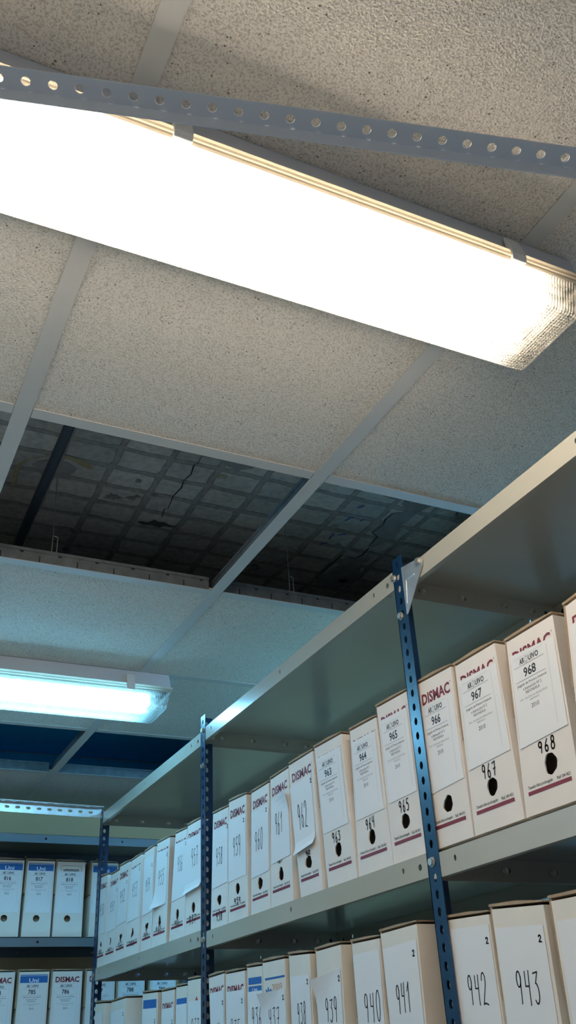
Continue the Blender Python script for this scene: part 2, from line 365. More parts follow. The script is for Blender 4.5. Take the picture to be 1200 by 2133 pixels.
# ------------------------------------------------------------------ lamps
def lamp(y0, tube_mat, label, x=.075):
    """twin tube weatherproof fitting; local x from -.785 (left) to +.785, y 0 at near ceiling edge"""
    t = empty('ceiling_lamp', (x, y0+.0755, Z0+H-.0005)); tag(t, label, 'lamp')
    lx = .797
    def ring(x, y, z, r=.008):
        pts = []
        for sx, sy, a0 in ((1,1,0),(-1,1,90),(-1,-1,180),(1,-1,270)):
            for k in range(4):
                a = math.radians(a0+k*30); pts.append((sx*(x-r)+r*math.cos(a), sy*(y-r)+r*math.sin(a), z))
        return pts
    def loft(rings, close_top=True, close_bot=True, mi=0):
        mb = MB(); n = len(rings[0]); vs = [p for r in rings for p in r]; fs = []
        for k in range(len(rings)-1):
            for i in range(n):
                j = (i+1) % n; fs.append((k*n+j, k*n+i, (k+1)*n+i, (k+1)*n+j))
        if close_top: fs.append(tuple(range(n)))
        if close_bot: fs.append(tuple(reversed([(len(rings)-1)*n+i for i in range(n)])))
        mb.add(vs, fs); return mb
    loft([ring(lx,.074,0), ring(lx+.002,.078,-.020), ring(lx+.004,.082,-.042), ring(lx+.006,.086,-.044)]).build('housing', HOUS, t)
    mb = MB(); mb.box(-lx+.01, lx-.01, -.074, .074, -.0450, -.0441); mb.build('inner_plate', HOUSIN, t)
    r = loft([ring(lx+.008,.0885,-.044), ring(lx+.008,.0885,-.050), ring(lx+.005,.0865,-.052), ring(lx+.007,.0875,-.057), ring(lx+.004,.0855,-.058), ring(lx+.002,.0835,-.0605)], True, False)
    r.build('gasket_rim', RIM, t)
    d = loft([ring(lx+.002,.083,-.0605), ring(lx-.002,.077,-.080), ring(lx-.006,.071,-.102), ring(lx-.008,.068,-.1075), ring(lx-.011,.0645,-.110)], False, True)
    d.build('diffuser', DIFF, t)
    mb = MB(); mb.box(-.745, .745, -.047, .047, -.058, -.0452); mb.build('gear_tray', SOCK, t, bevel=.004)
    for sy in (-1, 1):
        c = MB(); c.tube((-.742, sy*.0375, -.078), (.742, sy*.0375, -.078), .0125, 14); c.build('fluorescent_tube', tube_mat, t)
    for sx in (-1, 1):
        for sy in (-1, 1):
            c = MB(); c.box(sx*.744, sx*.762, sy*.0375-.012, sy*.0375+.012, -.092, -.058) if sx > 0 else c.box(-.762, -.744, sy*.0375-.012, sy*.0375+.012, -.092, -.058)
            c.build('lamp_holder', SOCK, t, bevel=.002)
    for cx in (-.70, -.335, .165, .671):
        for sy in (-1, 1):
            c = MB(); w = .0125
            prof = [(.0800,-.016),(.0845,-.015),(.0915,-.042),(.0935,-.054),(.0915,-.064),(.0860,-.064),(.0865,-.060),(.0895,-.058),(.0890,-.046),(.0830,-.042)]
            prof = [(sy*a, b) for a, b in prof]
            c.prism(prof, [lambda p: (cx-w, p[0], p[1]), lambda p: (cx+w, p[0], p[1])])
            c.build('clip', CLIP, t, bevel=.0012)
    c = MB(); c.tube((lx+.006, .03, -.052), (lx+.016, .03, -.052), .006, 12); c.build('cable_gland', CLIP, t)
    return t
lamp(.6985, TUBE_W, 'large lit fluorescent batten lamp across the upper photo, glowing warm white through prismatic cover')
lamp(2.540, TUBE_C, 'smaller far fluorescent lamp at the left edge, glowing cool bluish white')

lamp(2.02, TUBE_N, 'cool white lamp of the next aisle, hidden behind the right shelving', 2.05)

# ------------------------------------------------------------------ right shelving
X0 = .915; PT = .0018; HP = .0261
def post_mesh(zb, zt, zfirst, left=False, n=16, ztop_holes=None):
    """L profile: one leaf faces the aisle (-x), the other closes the far side (+y edge)"""
    L = zt-zb; hs = []; z = zfirst
    while z > zb+.02:
        if z < zt-.010: hs.append((z-zb, .0175, .0070, .0048))
        z -= HP
    pl = holed_plate(L, .035, PT, hs, n); mb = MB()
    # leaf A: plate x->world z, y->world -y (starting at far edge), thickness -> +x
    merge(mb, pl, frame((0,0,0), (0,0,1), (0,-1,0), (1,0,0)))
    merge(mb, pl, frame((0,0,0), (0,0,1), (1,0,0), (0,-1,0)))
    return mb
def bolt(p, axis, parent, r=.0062, label=None):
    a = Vector(axis); p = Vector(p); mb = MB()
    mb.tube(p, p+a*.0012, r*1.25, 16); mb.tube(p+a*.0012, p+a*.0055, r, 6); mb.tube(p-a*.010, p, .003, 8)
    return mb.build('bolt', BOLT, parent)
def shelf_mesh(x0, x1, y0, y1, ztop, hf=.038):
    """pan shelf open underneath with four pierced flanges, x = depth, y = length"""
    mb = MB(); T = .0014; zt = Z0+ztop
    mb.box(x0, x1, y0, y1, zt-T, zt)
    L = y1-y0; D = x1-x0
    hl = [(.022,hf*.5,.0055,.0055),(.075,hf*.42,.0035,.005),(L/2,hf*.42,.0035,.005),(L-.075,hf*.42,.0035,.005),(L-.022,hf*.5,.0055,.0055)]
    p = holed_plate(L, hf, T, hl)
    merge(mb, p, frame((x0,y0,zt), (0,1,0), (0,0,-1), (-1,0,0)))
    merge(mb, p, frame((x1-T,y0,zt), (0,1,0), (0,0,-1), (-1,0,0)))
    hd = [(.022,hf*.5,.005,.005),(.055,hf*.5,.0045,.0045),(D*.40,hf*.5,.0045,.0045),(D*.66,hf*.5,.0045,.0045),(D*.84,hf*.5,.0045,.0045),(D-.03,hf*.5,.005,.005)]
    q = holed_plate(D-.002, hf, T, hd)
    merge(mb, q, frame((x0+.001,y0,zt), (1,0,0), (0,0,-1), (0,1,0)))
    merge(mb, q, frame((x0+.001,y1-T,zt), (1,0,0), (0,0,-1), (0,1,0)))
    # folded lips
    mb.box(x0, x0+.010, y0+.03, y1-.03, zt-hf, zt-hf+T); mb.box(x1-.010, x1, y0+.03, y1-.03, zt-hf, zt-hf+T)
    return mb
unit = empty('metal_shelving', (X0, 1.343, 0))
tag(unit, 'long metal shelving along the right side with blue perforated posts and beige-grey shelves', 'shelving')
def uchild(mb, name, m, loc=(0,0,0), **k):
    o = mb.build(name, m, unit, **k)
    if loc: o.location = Vector(loc)
    return o
POSTY = {1: (.2905, .80, .79), 2: (1.343, .828, .813), 3: (2.391, .843, .8245), 4: (3.421, .808, .794)}
for k, (py, zt, zf) in POSTY.items():
    zb = -.42 if k == 1 else -.40
    mb = post_mesh(Z0-.62, Z0+zt, Z0+zf)
    mb.box(0, PT, -.035, 0, -(Z0-.62)+.0, 0); mb.box(0, .035, -PT, 0, -(Z0-.62), 0)
    o = uchild(mb, 'post', BLUE, (0, py-1.343, Z0-.62))
    # rear post, mirrored
    mb2 = MB(); mb2.add([(-x, y, z) for x, y, z in mb.v], [tuple(reversed(f)) for f in mb.f])
    o = uchild(mb2, 'rear_post', BLUE, (1.318-X0, py-1.343, Z0-.62))
BAYS = [(.2935, 1.3405, (.791,.2745,-.101)), (1.3455, 2.3885, (.806,.280,-.101)), (2.3935, 3.4185, (.800,.287,-.101))]
for (ya, yb, zs) in BAYS:
    for z in zs+(-.60, -1.35):
        m = shelf_mesh(.9175, 1.3155, ya, yb, z)
        m.v = [(x-X0, y-1.343, zz) for x, y, zz in m.v]
        uchild(m, 'shelf', SHELF)
# bolts seen in the photo
for (y, z) in ((1.340,.789),(1.331,.706),(1.328,.263),(2.372,.800),(2.370,.262),(3.405,.790),(3.404,.268),(2.374,.700)):
    bolt((0-.0002, y-1.343-.0, Z0+z), (-1,0,0), unit)
# triangular gusset at the second post
def gusset(ya, yb, zt, zb, zc):
    mb = MB(); x = -.0022
    P = [(ya,zt+.004),(yb+.018,zc+.008),(yb+.003,zc+.007),(yb-.004,zc-.002),(yb-.002,zc-.012),(ya-.004,zb),(ya,zb)]
    P = [(y-1.343, Z0+z) for y, z in P]; n = len(P)
    vs = [(x,y,z) for y, z in P]+[(x+.0014,y,z) for y, z in P]
    mb.add(vs, [tuple(range(n)), tuple(reversed(range(n,2*n)))]+[((i+1) % n, i, n+i, n+(i+1) % n) for i in range(n)])
    for (a, b) in (((ya-.012,zt-.028),(ya-.006,zb+.02)), ((ya-.012,zt-.028),(yb+.026,zc-.018))):
        mb.tube((x, a[0]-1.343, Z0+a[1]), (x, b[0]-1.343, Z0+b[1]), .0013, 8)
    return mb
uchild(gusset(1.309, 1.242, .794, .700, .783), 'gusset_plate', GALV)
bolt((-.0022, 1.250-1.343, Z0+.783), (-1,0,0), unit)
for k, (ye, zs) in enumerate(((1.3391,(.791,.2745)),(2.3871,(.806,.280)),(3.4171,(.800,.287)))):
    for z in zs:
        for dx in (.035,.062,.155,.26,.33): bolt((dx, ye-1.343, Z0+z-.020), (0,-1,0), unit, .0046)
mb = MB(); mb.box(.002, .014, -.0435, -.002, Z0+.800, Z0+.8015); mb.box(.002,.0034,-.03,-.002,Z0+.8015,Z0+.812)
mb.v = [(x, y+2.391-1.343, z+.010) for x, y, z in mb.v]; uchild(mb, 'post_tab', BLUE)

# ------------------------------------------------------------------ bracing bars between the shelving tops
def bar(name, m, p, q, up, wA, wB, holesA, holesB, label, t=.0018):
    p = Vector(p); q = Vector(q); ex = (q-p).normalized(); L = (q-p).length
    eu = Vector(up); eu = (eu-ex*eu.dot(ex)).normalized(); ew = ex.cross(eu)
    mb = MB()
    merge(mb, holed_plate(L, wA, t, holesA(L), 20), frame((0,0,0), ex, eu, ew))
    merge(mb, holed_plate(L, wB, t, holesB(L), 20), frame((0,0,0), ex, ew, eu))
    o = mb.build(name, m); o.location = p
    return tag(o, label, 'angle bar')
d1 = Vector((.94761,-.30756,-.08627)); pc = Vector((.576,.434,Z0+.800)); LEG = .0235
eu1 = Vector((0,-.96,.21)); eu1 = (eu1-d1*eu1.dot(d1)).normalized()
tA = -1.05; tB = .350
h0 = 0.0
def hA(L):
    # a hole centre falls at parameter t = 0 of the line
    out = []; s = (-tA) % .02659
    while s < L-.01: out.append((s, LEG/2, .0047, .0047)); s += .02659
    return out
def hB(L): return [(s+.004, .0022, .0024, .0008) for s, *_ in hA(L)]
bar('perforated_angle', WHITEM, pc+d1*tA-eu1*LEG/2, pc+d1*tB-eu1*LEG/2, eu1, LEG, LEG, hA, hB,
    'pale grey perforated angle bar crossing in front of the large lamp near the ceiling')
def h2(L):
    out = []; s = .03
    while s < L-.02: out.append((s, .0165, .0085, .0048)); s += .0375
    return out
def bar2():
    p = Vector((-.62, 3.4035, Z0+.843)); q = Vector((.9125, 3.4035, Z0+.8175)); ex = (q-p).normalized(); L = (q-p).length
    mb = MB()
    merge(mb, holed_plate(L, .034, .0016, h2(L), 16), frame((0,0,0), ex, (0,0,-1), (0,-1,0)))
    merge(mb, holed_plate(L, .034, .0016, [(s+.019, .020, .009, .004) for s, *_ in h2(L)][:-1], 16), frame((0,0,0), ex, (0,-1,0), (0,0,-1)))
    for s, *_ in h2(L)[::1]:
        mb.tube((ex*(s-.0085)+Vector((0,-.0016,-.0165))), (ex*(s-.0085)+Vector((0,-.0018,-.0165))), .0001, 4)
    o = mb.build('slotted_angle', GALV); o.location = p
    tag(o, 'galvanised slotted angle beam crossing at the far end, between the ceiling and the cream wall', 'angle bar')
bar2()

# ------------------------------------------------------------------ rear shelving (faces the aisle end)
YB = 3.88
ru = empty('metal_shelving', (.30, YB, 0)); tag(ru, 'bluish grey shelving at the far end holding file boxes 816 to 818', 'shelving')
for z in (.818,.4385,.0425,-.40,-.85,-1.35):
    m = shelf_mesh(.332, 1.548, 0, .385, z, .033); m2 = MB()
    m2.v = [(x-.30, y, zz) for x, y, zz in m.v]; m2.f = m.f; m2.m = m.m
    m2.build('shelf', SHELFB, ru)
for px, py, sx in ((.30,-.002,1),(1.580,-.002,-1),(.30,.390,1),(1.580,.390,-1)):
    mb = MB(); mb.box(0 if sx > 0 else -.035, .035 if sx > 0 else 0, 0, .0018, 0, Z0+.84); mb.box(0 if sx > 0 else -.0018, .0018 if sx > 0 else 0, 0, .0018 if py > .1 else .0018, 0, Z0+.84)
    mb.box(-.0018 if sx > 0 else 0, 0 if sx > 0 else .0018, -.033 if py > .1 else 0, 0 if py > .1 else .033, 0, Z0+.84)
    mb.build('post', BLUE, ru, loc=(px-.30, py, 0))

# ------------------------------------------------------------------ lettering
_tc = {}
def glyphs(s, bold=0.0):
    """outline text turned into flat triangles, normalised to its own width and height"""
    k = (s, bold)
    if k not in _tc:
        cu = bpy.data.curves.new('lettering', 'FONT'); cu.body = s; cu.resolution_u = 2; cu.offset = bold; cu.fill_mode = 'FRONT'
        ob = bpy.data.objects.new('lettering', cu); COL.objects.link(ob)
        me = bpy.data.meshes.new_from_object(ob.evaluated_get(bpy.context.evaluated_depsgraph_get()))
        xs = [v.co.x for v in me.vertices]; ys = [v.co.y for v in me.vertices]
        x0, x1, y0, y1 = min(xs), max(xs), min(ys), max(ys)
        _tc[k] = ([((v.co.x-x0)/(x1-x0), (v.co.y-y0)/(y1-y0)) for v in me.vertices], [tuple(p.vertices) for p in me.polygons])
        bpy.data.objects.remove(ob); bpy.data.meshes.remove(me); bpy.data.curves.remove(cu)
    return _tc[k]
def arc(cx, cy, rx, ry, a0, a1, n=10):
    return [(cx+rx*math.cos(math.radians(a0+(a1-a0)*i/n)), cy+ry*math.sin(math.radians(a0+(a1-a0)*i/n))) for i in range(n+1)]
HAND = {
 '9': [arc(.42,.74,.30,.24,20,380,16), [(.72,.82),(.66,.4),(.60,0)]],
 '6': [[(.62,1.0),(.38,.75),(.18,.42)]+arc(.45,.25,.28,.25,160,-190,14)],
 '5': [[(.85,.97),(.30,.95),(.24,.58)]+arc(.42,.33,.36,.31,95,-130,12)],
 '4': [[(.18,.98),(.16,.55),(.70,.55)], [(.76,1.0),(.68,.5),(.66,.0)]],
 '3': [[(.15,.93),(.80,.97),(.42,.62)]+arc(.42,.32,.36,.31,80,-140,12)],
 '2': [[(.14,.76)]+arc(.45,.74,.32,.25,150,-30,9)+[(.12,.04),(.48,.07),(.92,.02)]],
 '1': [[(.22,.70),(.58,1.0),(.52,0)]],
 '7': [[(.12,.92),(.82,.98),(.48,.0)], [(.30,.48),(.80,.52)]],
 '8': [arc(.52,.76,.27,.23,-90,270,14), arc(.48,.27,.32,.27,90,450,16)],
 '0': [arc(.48,.5,.36,.5,80,450,20)],
}
# a spine face is a bilinear quad; (s,t) run 0..1 across and up
class Face:
    def __init__(f, xBL, xBR, xTL, xTR, hL, hR): f.a = (xBL, xBR, xTL, xTR, hL, hR)
    def __call__(f, s, t, off=0):
        xBL, xBR, xTL, xTR, hL, hR = f.a
        xl = xBL+(xTL-xBL)*t; xr = xBR+(xTR-xBR)*t
        return (xl+(xr-xl)*s, -off, t*(hL+(hR-hL)*s))
    @property
    def w(f): return f.a[1]-f.a[0]
def put_text(mb, F, s, cs, ct, ws, ht, off, bold=0, mi=0, shear=0, mask=None):
    V, Fc = glyphs(s, bold)
    mb.add([F(cs+(x-.5)*ws+shear*(y-.5)*ht, ct+(y-.5)*ht, off) for x, y in V], Fc, mi)
def put_line(mb, F, s0, s1, t0, t1, off, mi=0):
    mb.add([F(s0,t0,off), F(s1,t0,off), F(s1,t1,off), F(s0,t1,off)], [(0,1,2,3)], mi)
def put_hand(mb, F, s, cs, ct, ws, ht, off, pen=.0021, seed=0, slant=.05):
    R = random.Random(seed); n = len(s); cw = ws/n; W = F.w; Hh = F.a[4]
    for i, ch in enumerate(s):
        x0 = cs-ws/2+i*cw; jy = R.uniform(-.05,.03)*ht; k = R.uniform(.92,1.06)
        for st in HAND[ch]:
            P = [(x0+cw*(.06+.80*p[0])+slant*(p[1]-.5)*ht, ct+jy+(p[1]-.5)*ht*k) for p in st]
            for a, b in zip(P, P[1:]):
                dx = (b[0]-a[0])*W; dy = (b[1]-a[1])*Hh; l = math.hypot(dx, dy) or 1e-6
                nx = -dy/l*pen/2/W; ny = dx/l*pen/2/Hh; ex = dx/l*pen*.3/W; ey = dy/l*pen*.3/Hh
                q = [(a[0]-ex+nx,a[1]-ey+ny),(b[0]+ex+nx,b[1]+ey+ny),(b[0]+ex-nx,b[1]+ey-ny),(a[0]-ex-nx,a[1]-ey-ny)]
                mb.add([F(*p, off) for p in q], [(3,2,1,0)])
def put_paper(F, s0, s1, tbL, tbR, ttL, ttR, off, curl=None, amt=.012):
    mb = MB(); nx, nz = 8, 12; T = .00025; vs = []
    for k in (0, 1):
        for j in range(nz+1):
            for i in range(nx+1):
                u = i/nx; v = j/nz; tb = tbL+(tbR-tbL)*u; tt = ttL+(ttR-ttL)*u; o = off+T*k
                if curl:
                    for cn in curl.split():
                        cu = {'tr': (1,1), 'tl': (0,1), 'br': (1,0), 'bl': (0,0)}.get(cn)
                        if cu: d = max(0, 1-(abs(u-cu[0])*.9+abs(v-cu[1])*2.6)); o += amt*d*d
                        if cn == 'b': o += amt*.6*max(0, 1-v*6)**2
                vs.append(F(s0+(s1-s0)*u, tb+(tt-tb)*v, o))
    N = (nx+1)*(nz+1); fs = []
    for j in range(nz):
        for i in range(nx):
            a = j*(nx+1)+i; fs.append((N+a, N+a+1, N+a+nx+2, N+a+nx+1)); fs.append((a, a+nx+1, a+nx+2, a+1))
    for i in range(nx): fs.append((i, i+1, N+i+1, N+i)); a = nz*(nx+1)+i; fs.append((a, N+a, N+a+1, a+1))
    for j in range(nz): a = j*(nx+1); fs.append((a, N+a, N+a+nx+1, a+nx+1)); a += nx; fs.append((a, a+nx+1, N+a+nx+1, N+a))
    mb.add(vs, fs); return mb

def box_body(F, depth, hole=None, torn=0, seed=0):
    """card box with a round finger hole through its spine"""
    R = random.Random(seed); mb = MB(); T = .0022
    c = [F(0,0), F(1,0), F(1,1), F(0,1)]
    b = [(x, depth, z) for x, y, z in c]
    mb.add(c+b, [(4,7,6,5), (0,4,5,1), (1,5,6,2), (2,6,7,3), (3,7,4,0)])
    if hole:
        hs, ht, r = hole; n = 24; m = n//4; out = []
        cs = [(0,0),(1,0),(1,1),(0,1)]
        for i in range(4):
            p = cs[i]; q = cs[(i+1) % 4]
            for j in range(m): out.append((p[0]+(q[0]-p[0])*j/m, p[1]+(q[1]-p[1])*j/m))
        inn = []; ph = [R.uniform(0, 6.28) for _ in range(3)]
        for i in range(n):
            a = math.radians(225)+2*math.pi*i/n; rr = r*(1+torn*(.5*math.sin(2*a+ph[0])+.5*math.sin(3*a+ph[1])+.35*math.sin(7*a+ph[2])))
            inn.append((hs+rr*math.cos(a)/F.w, ht+rr*math.sin(a)/F.a[4]))
        vs = [F(*p) for p in out+inn]+[(F(*p)[0], T, F(*p)[2]) for p in inn]
        fs = []
        for i in range(n):
            j = (i+1) % n; fs.append((i, j, n+j, n+i)); fs.append((n+i, n+j, 2*n+j, 2*n+i))
        mb.add(vs, fs)
    else: mb.add(c, [(0,1,2,3)])
    return mb
def kraft_lid(F, depth, gapT, gapM):
    """raw brown lid: a plate resting on the top edges, with a tuck flap down the left side"""
    hL, hR = F.a[4], F.a[5]; mb = MB(); x0 = F(0,1)[0]; x1 = F(1,1)[0]
    g = max(0, min(.006, gapT-.0015)); up = .0042; th = .0036
    lift = random.uniform(.000, .004)
    P = [(x0-g,hL+up),(x1-.001,hR+up),(x1-.001,hR+up+.0018),((x0+x1)/2,(hL+hR)/2+up+th+lift*.5),(x0-g,hL+up+th)]
    mb.prism(P, [lambda p: (p[0], .0004, p[1]), lambda p: (p[0], depth-.004, p[1])])
    gm = max(0, min(.006, gapM-.0015))
    if min(g, gm) > .001:
        t = .56; xm = F(0,t)[0]; zb = F(0,t)[2]
        P = [(xm-gm,zb),(xm-.0004,zb),(x0-.0004,hL+up),(x0-g,hL+up)]
        mb.prism(P, [lambda p: (p[0], .002, p[1]), lambda p: (p[0], depth-.01, p[1])])
    return mb

SMALL = ['Juzgado de Primera Instancia', 'e Instrucción Nº 2', 'REDONDELA', 'DPA - DILIGENCIAS PREVIAS PROC.', 'ABREVIADO']
def file_box(loc, rz, F, depth, spec, label, group, gaps=(0,0), seed=0):
    t = empty('archive_box', loc, rz); tag(t, label, 'file box', group)
    S = dict(hole=(.48,.224,.0135), torn=.08, stripe=None, brand=None, paper=None, hand=None, small2=None, printed=None, low=None, band=None, card=CARD, curl=None)
    S.update(spec)
    box_body(F, depth, S['hole'], S['torn'], seed).build('box_body', S['card'], t)
    kraft_lid(F, depth, *gaps).build('lid', KRAFT, t)
    if S['hole']:
        mb = MB(); a = F(.08,.02); b = F(.92,.5); mb.box(a[0]+.004, b[0]-.004, .030, depth-.02, .004, F.a[4]*.86); mb.build('paper_bundle', FILES, t)
    if S['brand'] is not None:
        mb = MB(); ct, s0, s1 = S['brand']
        put_text(mb, F, 'DISMAC', (s0+s1)/2, ct, s1-s0, .071, .0003, .034); put_text(mb, F, 'o', s1+.03, ct+.033, .022, .009, .0003, .03); mb.build('maroon_lettering', MAROON, t)
    if S['stripe'] is not None:
        mb = MB(); tt, s0, s1 = S['stripe']; put_line(mb, F, s0, s1, tt-.011, tt+.010, .0003); mb.build('maroon_stripe', MAROON, t)
        mb = MB(); put_text(mb, F, 'Tamaño folio prolongado', s0+(s1-s0)*.30, tt+.028, (s1-s0)*.58, .022, .0003, .01)
        put_text(mb, F, 'Ref. 041421', s0+(s1-s0)*.84, tt+.028, (s1-s0)*.30, .018, .0003, .01); mb.build('size_lettering', PRINT, t)
    if S['band']:
        bl = MB(); wh = MB(); dk = MB(); og = MB()
        for it in S['band']:
            k = it[0]
            if k == 'line': put_line(bl, F, *it[1:], .0003)
            elif k == 'wline': put_line(wh, F, *it[1:], .0005)
            elif k == 'wtext': put_text(wh, F, it[1], *it[2:], .0006, .02)
            elif k == 'btext': put_text(bl, F, it[1], *it[2:], .0004, .03)
            elif k == 'otext': put_text(og, F, it[1], *it[2:], .0004, .0)
            elif k == 'tri': og.add([F(it[1]-it[3],it[2],.0004), F(it[1]+it[3],it[2],.0004), F(it[1],it[2]+it[4],.0004)], [(0,1,2)], 0)
            elif k == 'dline': put_line(dk, F, *it[1:], .0003)
            elif k == 'dtext': put_text(dk, F, it[1], *it[2:], .0003, .03)
            elif k == 'darc':
                P = it[1]
                for a, b in zip(P, P[1:]):
                    dx = (b[0]-a[0])*F.w; dy = (b[1]-a[1])*F.a[4]; l = math.hypot(dx,dy); nx = -dy/l*.0006/F.w; ny = dx/l*.0006/F.a[4]
                    dk.add([F(a[0]+nx,a[1]+ny,.0003), F(a[0]-nx,a[1]-ny,.0003), F(b[0]-nx,b[1]-ny,.0003), F(b[0]+nx,b[1]+ny,.0003)], [(0,1,2,3)])
        if bl.v: bl.build('blue_band', BLUEP, t)
        if wh.v: wh.build('white_lettering', WHITEP, t)
        if dk.v: dk.build('black_emblem', PRINT, t)
        if og.v: og.build('red_emblem' if S['band'][0][0] == 'tri' else 'orange_lettering', REDP if S['band'][0][0] == 'tri' else ORANGEP, t)
    pap = None
    if S['paper']:
        s0, s1, tbL, tbR, ttL, ttR = S['paper']
        pap = put_paper(F, s0, s1, tbL, tbR, ttL, ttR, .0008, S['curl'], .014).build('paper_label', PAPER, t)
    if S['hand']:
        num, cs, ct, ws, ht = S['hand']; mb = MB(); put_hand(mb, F, num, cs, ct, ws, ht, .00125, .0022, seed)
        mb.build('handwritten_number', INK, pap or t)
    if S['small2']:
        mb = MB(); put_hand(mb, F, '2', S['small2'][0], S['small2'][1], .075, .032, .00125, .0022, seed+5, 0); mb.build('small_handwritten_number', INK, pap or t)
    if S['low']:
        num, cs, ct, ws, ht = S['low']; mb = MB(); put_hand(mb, F, num, cs, ct, ws, ht, .0005, .0024, seed+9); mb.build('lower_handwritten_number', INK, t)
    if S['printed']:
        num, cs, dt, yr = S['printed']; O = .00125; mb = MB(); gr = MB()
        put_text(mb, F, 'AR', cs-.135, .846+dt, .105, .034, O, .03); put_text(mb, F, 'UIVO', cs+.105, .846+dt, .21, .034, O, .03)
        P = arc(cs-.045, .846+dt, .035, .020, 0, 360, 12)
        for a, b in zip(P, P[1:]):
            ia = (cs-.045+(a[0]-cs+.045)*.75, .846+dt+(a[1]-.846-dt)*.75); ib = (cs-.045+(b[0]-cs+.045)*.75, .846+dt+(b[1]-.846-dt)*.75)
            gr.add([F(*a,O), F(*b,O), F(*ib,O), F(*ia,O)], [(0,1,2,3)])
        put_line(gr, F, cs-.047, cs-.043, .82+dt, .866+dt, O)
        put_text(mb, F, num, cs, .775+dt, .25, .056, O, .022)
        put_line(mb, F, cs-.31, cs+.31, .8195+dt, .8212+dt, O); put_line(mb, F, cs-.31, cs+.31, .7345+dt, .7362+dt, O)
        put_line(gr, F, cs-.31, cs+.31, .873+dt, .8740+dt, O)
        for s, w, y, h in ((SMALL[0],.60,.711,.020),(SMALL[1],.37,.686,.017),(SMALL[2],.28,.662,.015)): put_text(mb, F, s, cs+.01, y+dt, w, h, O, 0)
        for s, w, y, h in ((SMALL[3],.56,.630,.011),(SMALL[4],.19,.612,.011)): put_text(gr, F, s, cs+.02, y+dt, w, h, O, 0)
        put_text(mb, F, yr, cs+.02, .575+dt, .15, .024, O, 0)
        put_line(gr, F, cs-.37, cs-.367, .42+dt, .87+dt, O); put_line(gr, F, cs+.38, cs+.383, .42+dt, .87+dt, O)
        mb.build('printed_lettering', PRINT, pap or t); gr.build('faint_lettering', GREYP, pap or t)
    return t

# ------------------------------------------------------------------ the boxes: (number, y of left/right top corner, y of left/right bottom corner, heights, shelf)
ROW1 = [
    (950, 3.3949, 3.3034, 3.3974, 3.3044, 0.288, 0.2841, 0.2875) ,
    (951, 3.2666, 3.1646, 3.3028, 3.182, 0.2748, 0.2747, 0.2875) ,
    (952, 3.1606, 3.0529, 3.1804, 3.0726, 0.2846, 0.2823, 0.2875) ,
    (953, 3.0266, 2.9264, 3.071, 2.9298, 0.2791, 0.2814, 0.2875) ,
    (954, 2.8948, 2.7988, 2.9068, 2.8087, 0.2799, 0.2816, 0.2875) ,
    (955, 2.7718, 2.6583, 2.8071, 2.6768, 0.2834, 0.2803, 0.2875) ,
    (956, 2.6083, 2.5125, 2.6527, 2.5302, 0.2783, 0.2745, 0.2875) ,
    (957, 2.5087, 2.3965, 2.5286, 2.3944, 0.279, 0.2769, 0.2875) ,
    (958, 2.3157, 2.2098, 2.3377, 2.2244, 0.2762, 0.2719, 0.2805) ,
    (959, 2.2062, 2.0955, 2.2213, 2.1027, 0.2819, 0.2759, 0.2805) ,
    (960, 2.0636, 1.9628, 2.086, 1.9781, 0.2705, 0.2707, 0.2805) ,
    (961, 1.953, 1.8561, 1.9756, 1.8621, 0.2749, 0.277, 0.2805) ,
    (962, 1.8545, 1.7352, 1.8275, 1.7281, 0.2812, 0.2814, 0.2805) ,
    (963, 1.7257, 1.6049, 1.7052, 1.5885, 0.2839, 0.2804, 0.2805) ,
    (964, 1.5693, 1.4675, 1.582, 1.4571, 0.2747, 0.2713, 0.2805) ,
    (965, 1.4597, 1.3506, 1.4555, 1.3362, 0.2879, 0.2843, 0.2805) ,
    (966, 1.3162, 1.2102, 1.3257, 1.2154, 0.2842, 0.2799, 0.2805) ,
    (967, 1.1983, 1.0874, 1.2112, 1.0886, 0.2755, 0.2746, 0.2805) ,
    (968, 1.0588, 0.947, 1.0842, 0.9636, 0.2641, 0.2643, 0.2805) ,
    (969, 0.9177, 0.803, 0.957, 0.8437, 0.2648, 0.2753, 0.2805) ,
]
ROW2 = [
    (927, 3.3796, 3.2817, 3.385, 3.2816, 0.2791, 0.276, -0.1) ,
    (928, 3.1937, 3.0383, 3.2049, 3.0361, 0.272, 0.2753, -0.1) ,
    (930, 2.8744, 2.7388, 2.8778, 2.7374, 0.2745, 0.27, -0.1) ,
    (931, 2.704, 2.6004, 2.7051, 2.6009, 0.2676, 0.2672, -0.1) ,
    (932, 2.5873, 2.5023, 2.5934, 2.5033, 0.2702, 0.2689, -0.1) ,
    (933, 2.5007, 2.385, 2.4998, 2.3825, 0.2789, 0.2773, -0.1) ,
    (934, 2.3524, 2.2527, 2.3289, 2.2536, 0.2736, 0.2758, -0.1) ,
    (935, 2.2438, 2.1292, 2.2419, 2.1306, 0.273, 0.2712, -0.1) ,
    (936, 2.1152, 2.0335, 2.1226, 2.038, 0.2749, 0.2724, -0.1) ,
    (937, 2.0306, 1.918, 2.033, 1.9154, 0.2769, 0.2756, -0.1) ,
    (938, 1.8968, 1.8021, 1.8998, 1.8024, 0.2781, 0.2731, -0.1) ,
    (939, 1.7746, 1.6708, 1.7743, 1.6777, 0.2738, 0.2756, -0.1) ,
    (940, 1.6285, 1.529, 1.6264, 1.5342, 0.2719, 0.2705, -0.1) ,
    (941, 1.5228, 1.4045, 1.5155, 1.4109, 0.2767, 0.2784, -0.1) ,
    (942, 1.318, 1.2072, 1.3207, 1.2093, 0.2726, 0.2671, -0.1) ,
    (943, 1.1985, 1.0814, 1.206, 1.09, 0.2726, 0.2629, -0.1) ,
    (944, 1.0645, 0.933, 1.0745, 0.9421, 0.2648, 0.2618, -0.1) ,
]

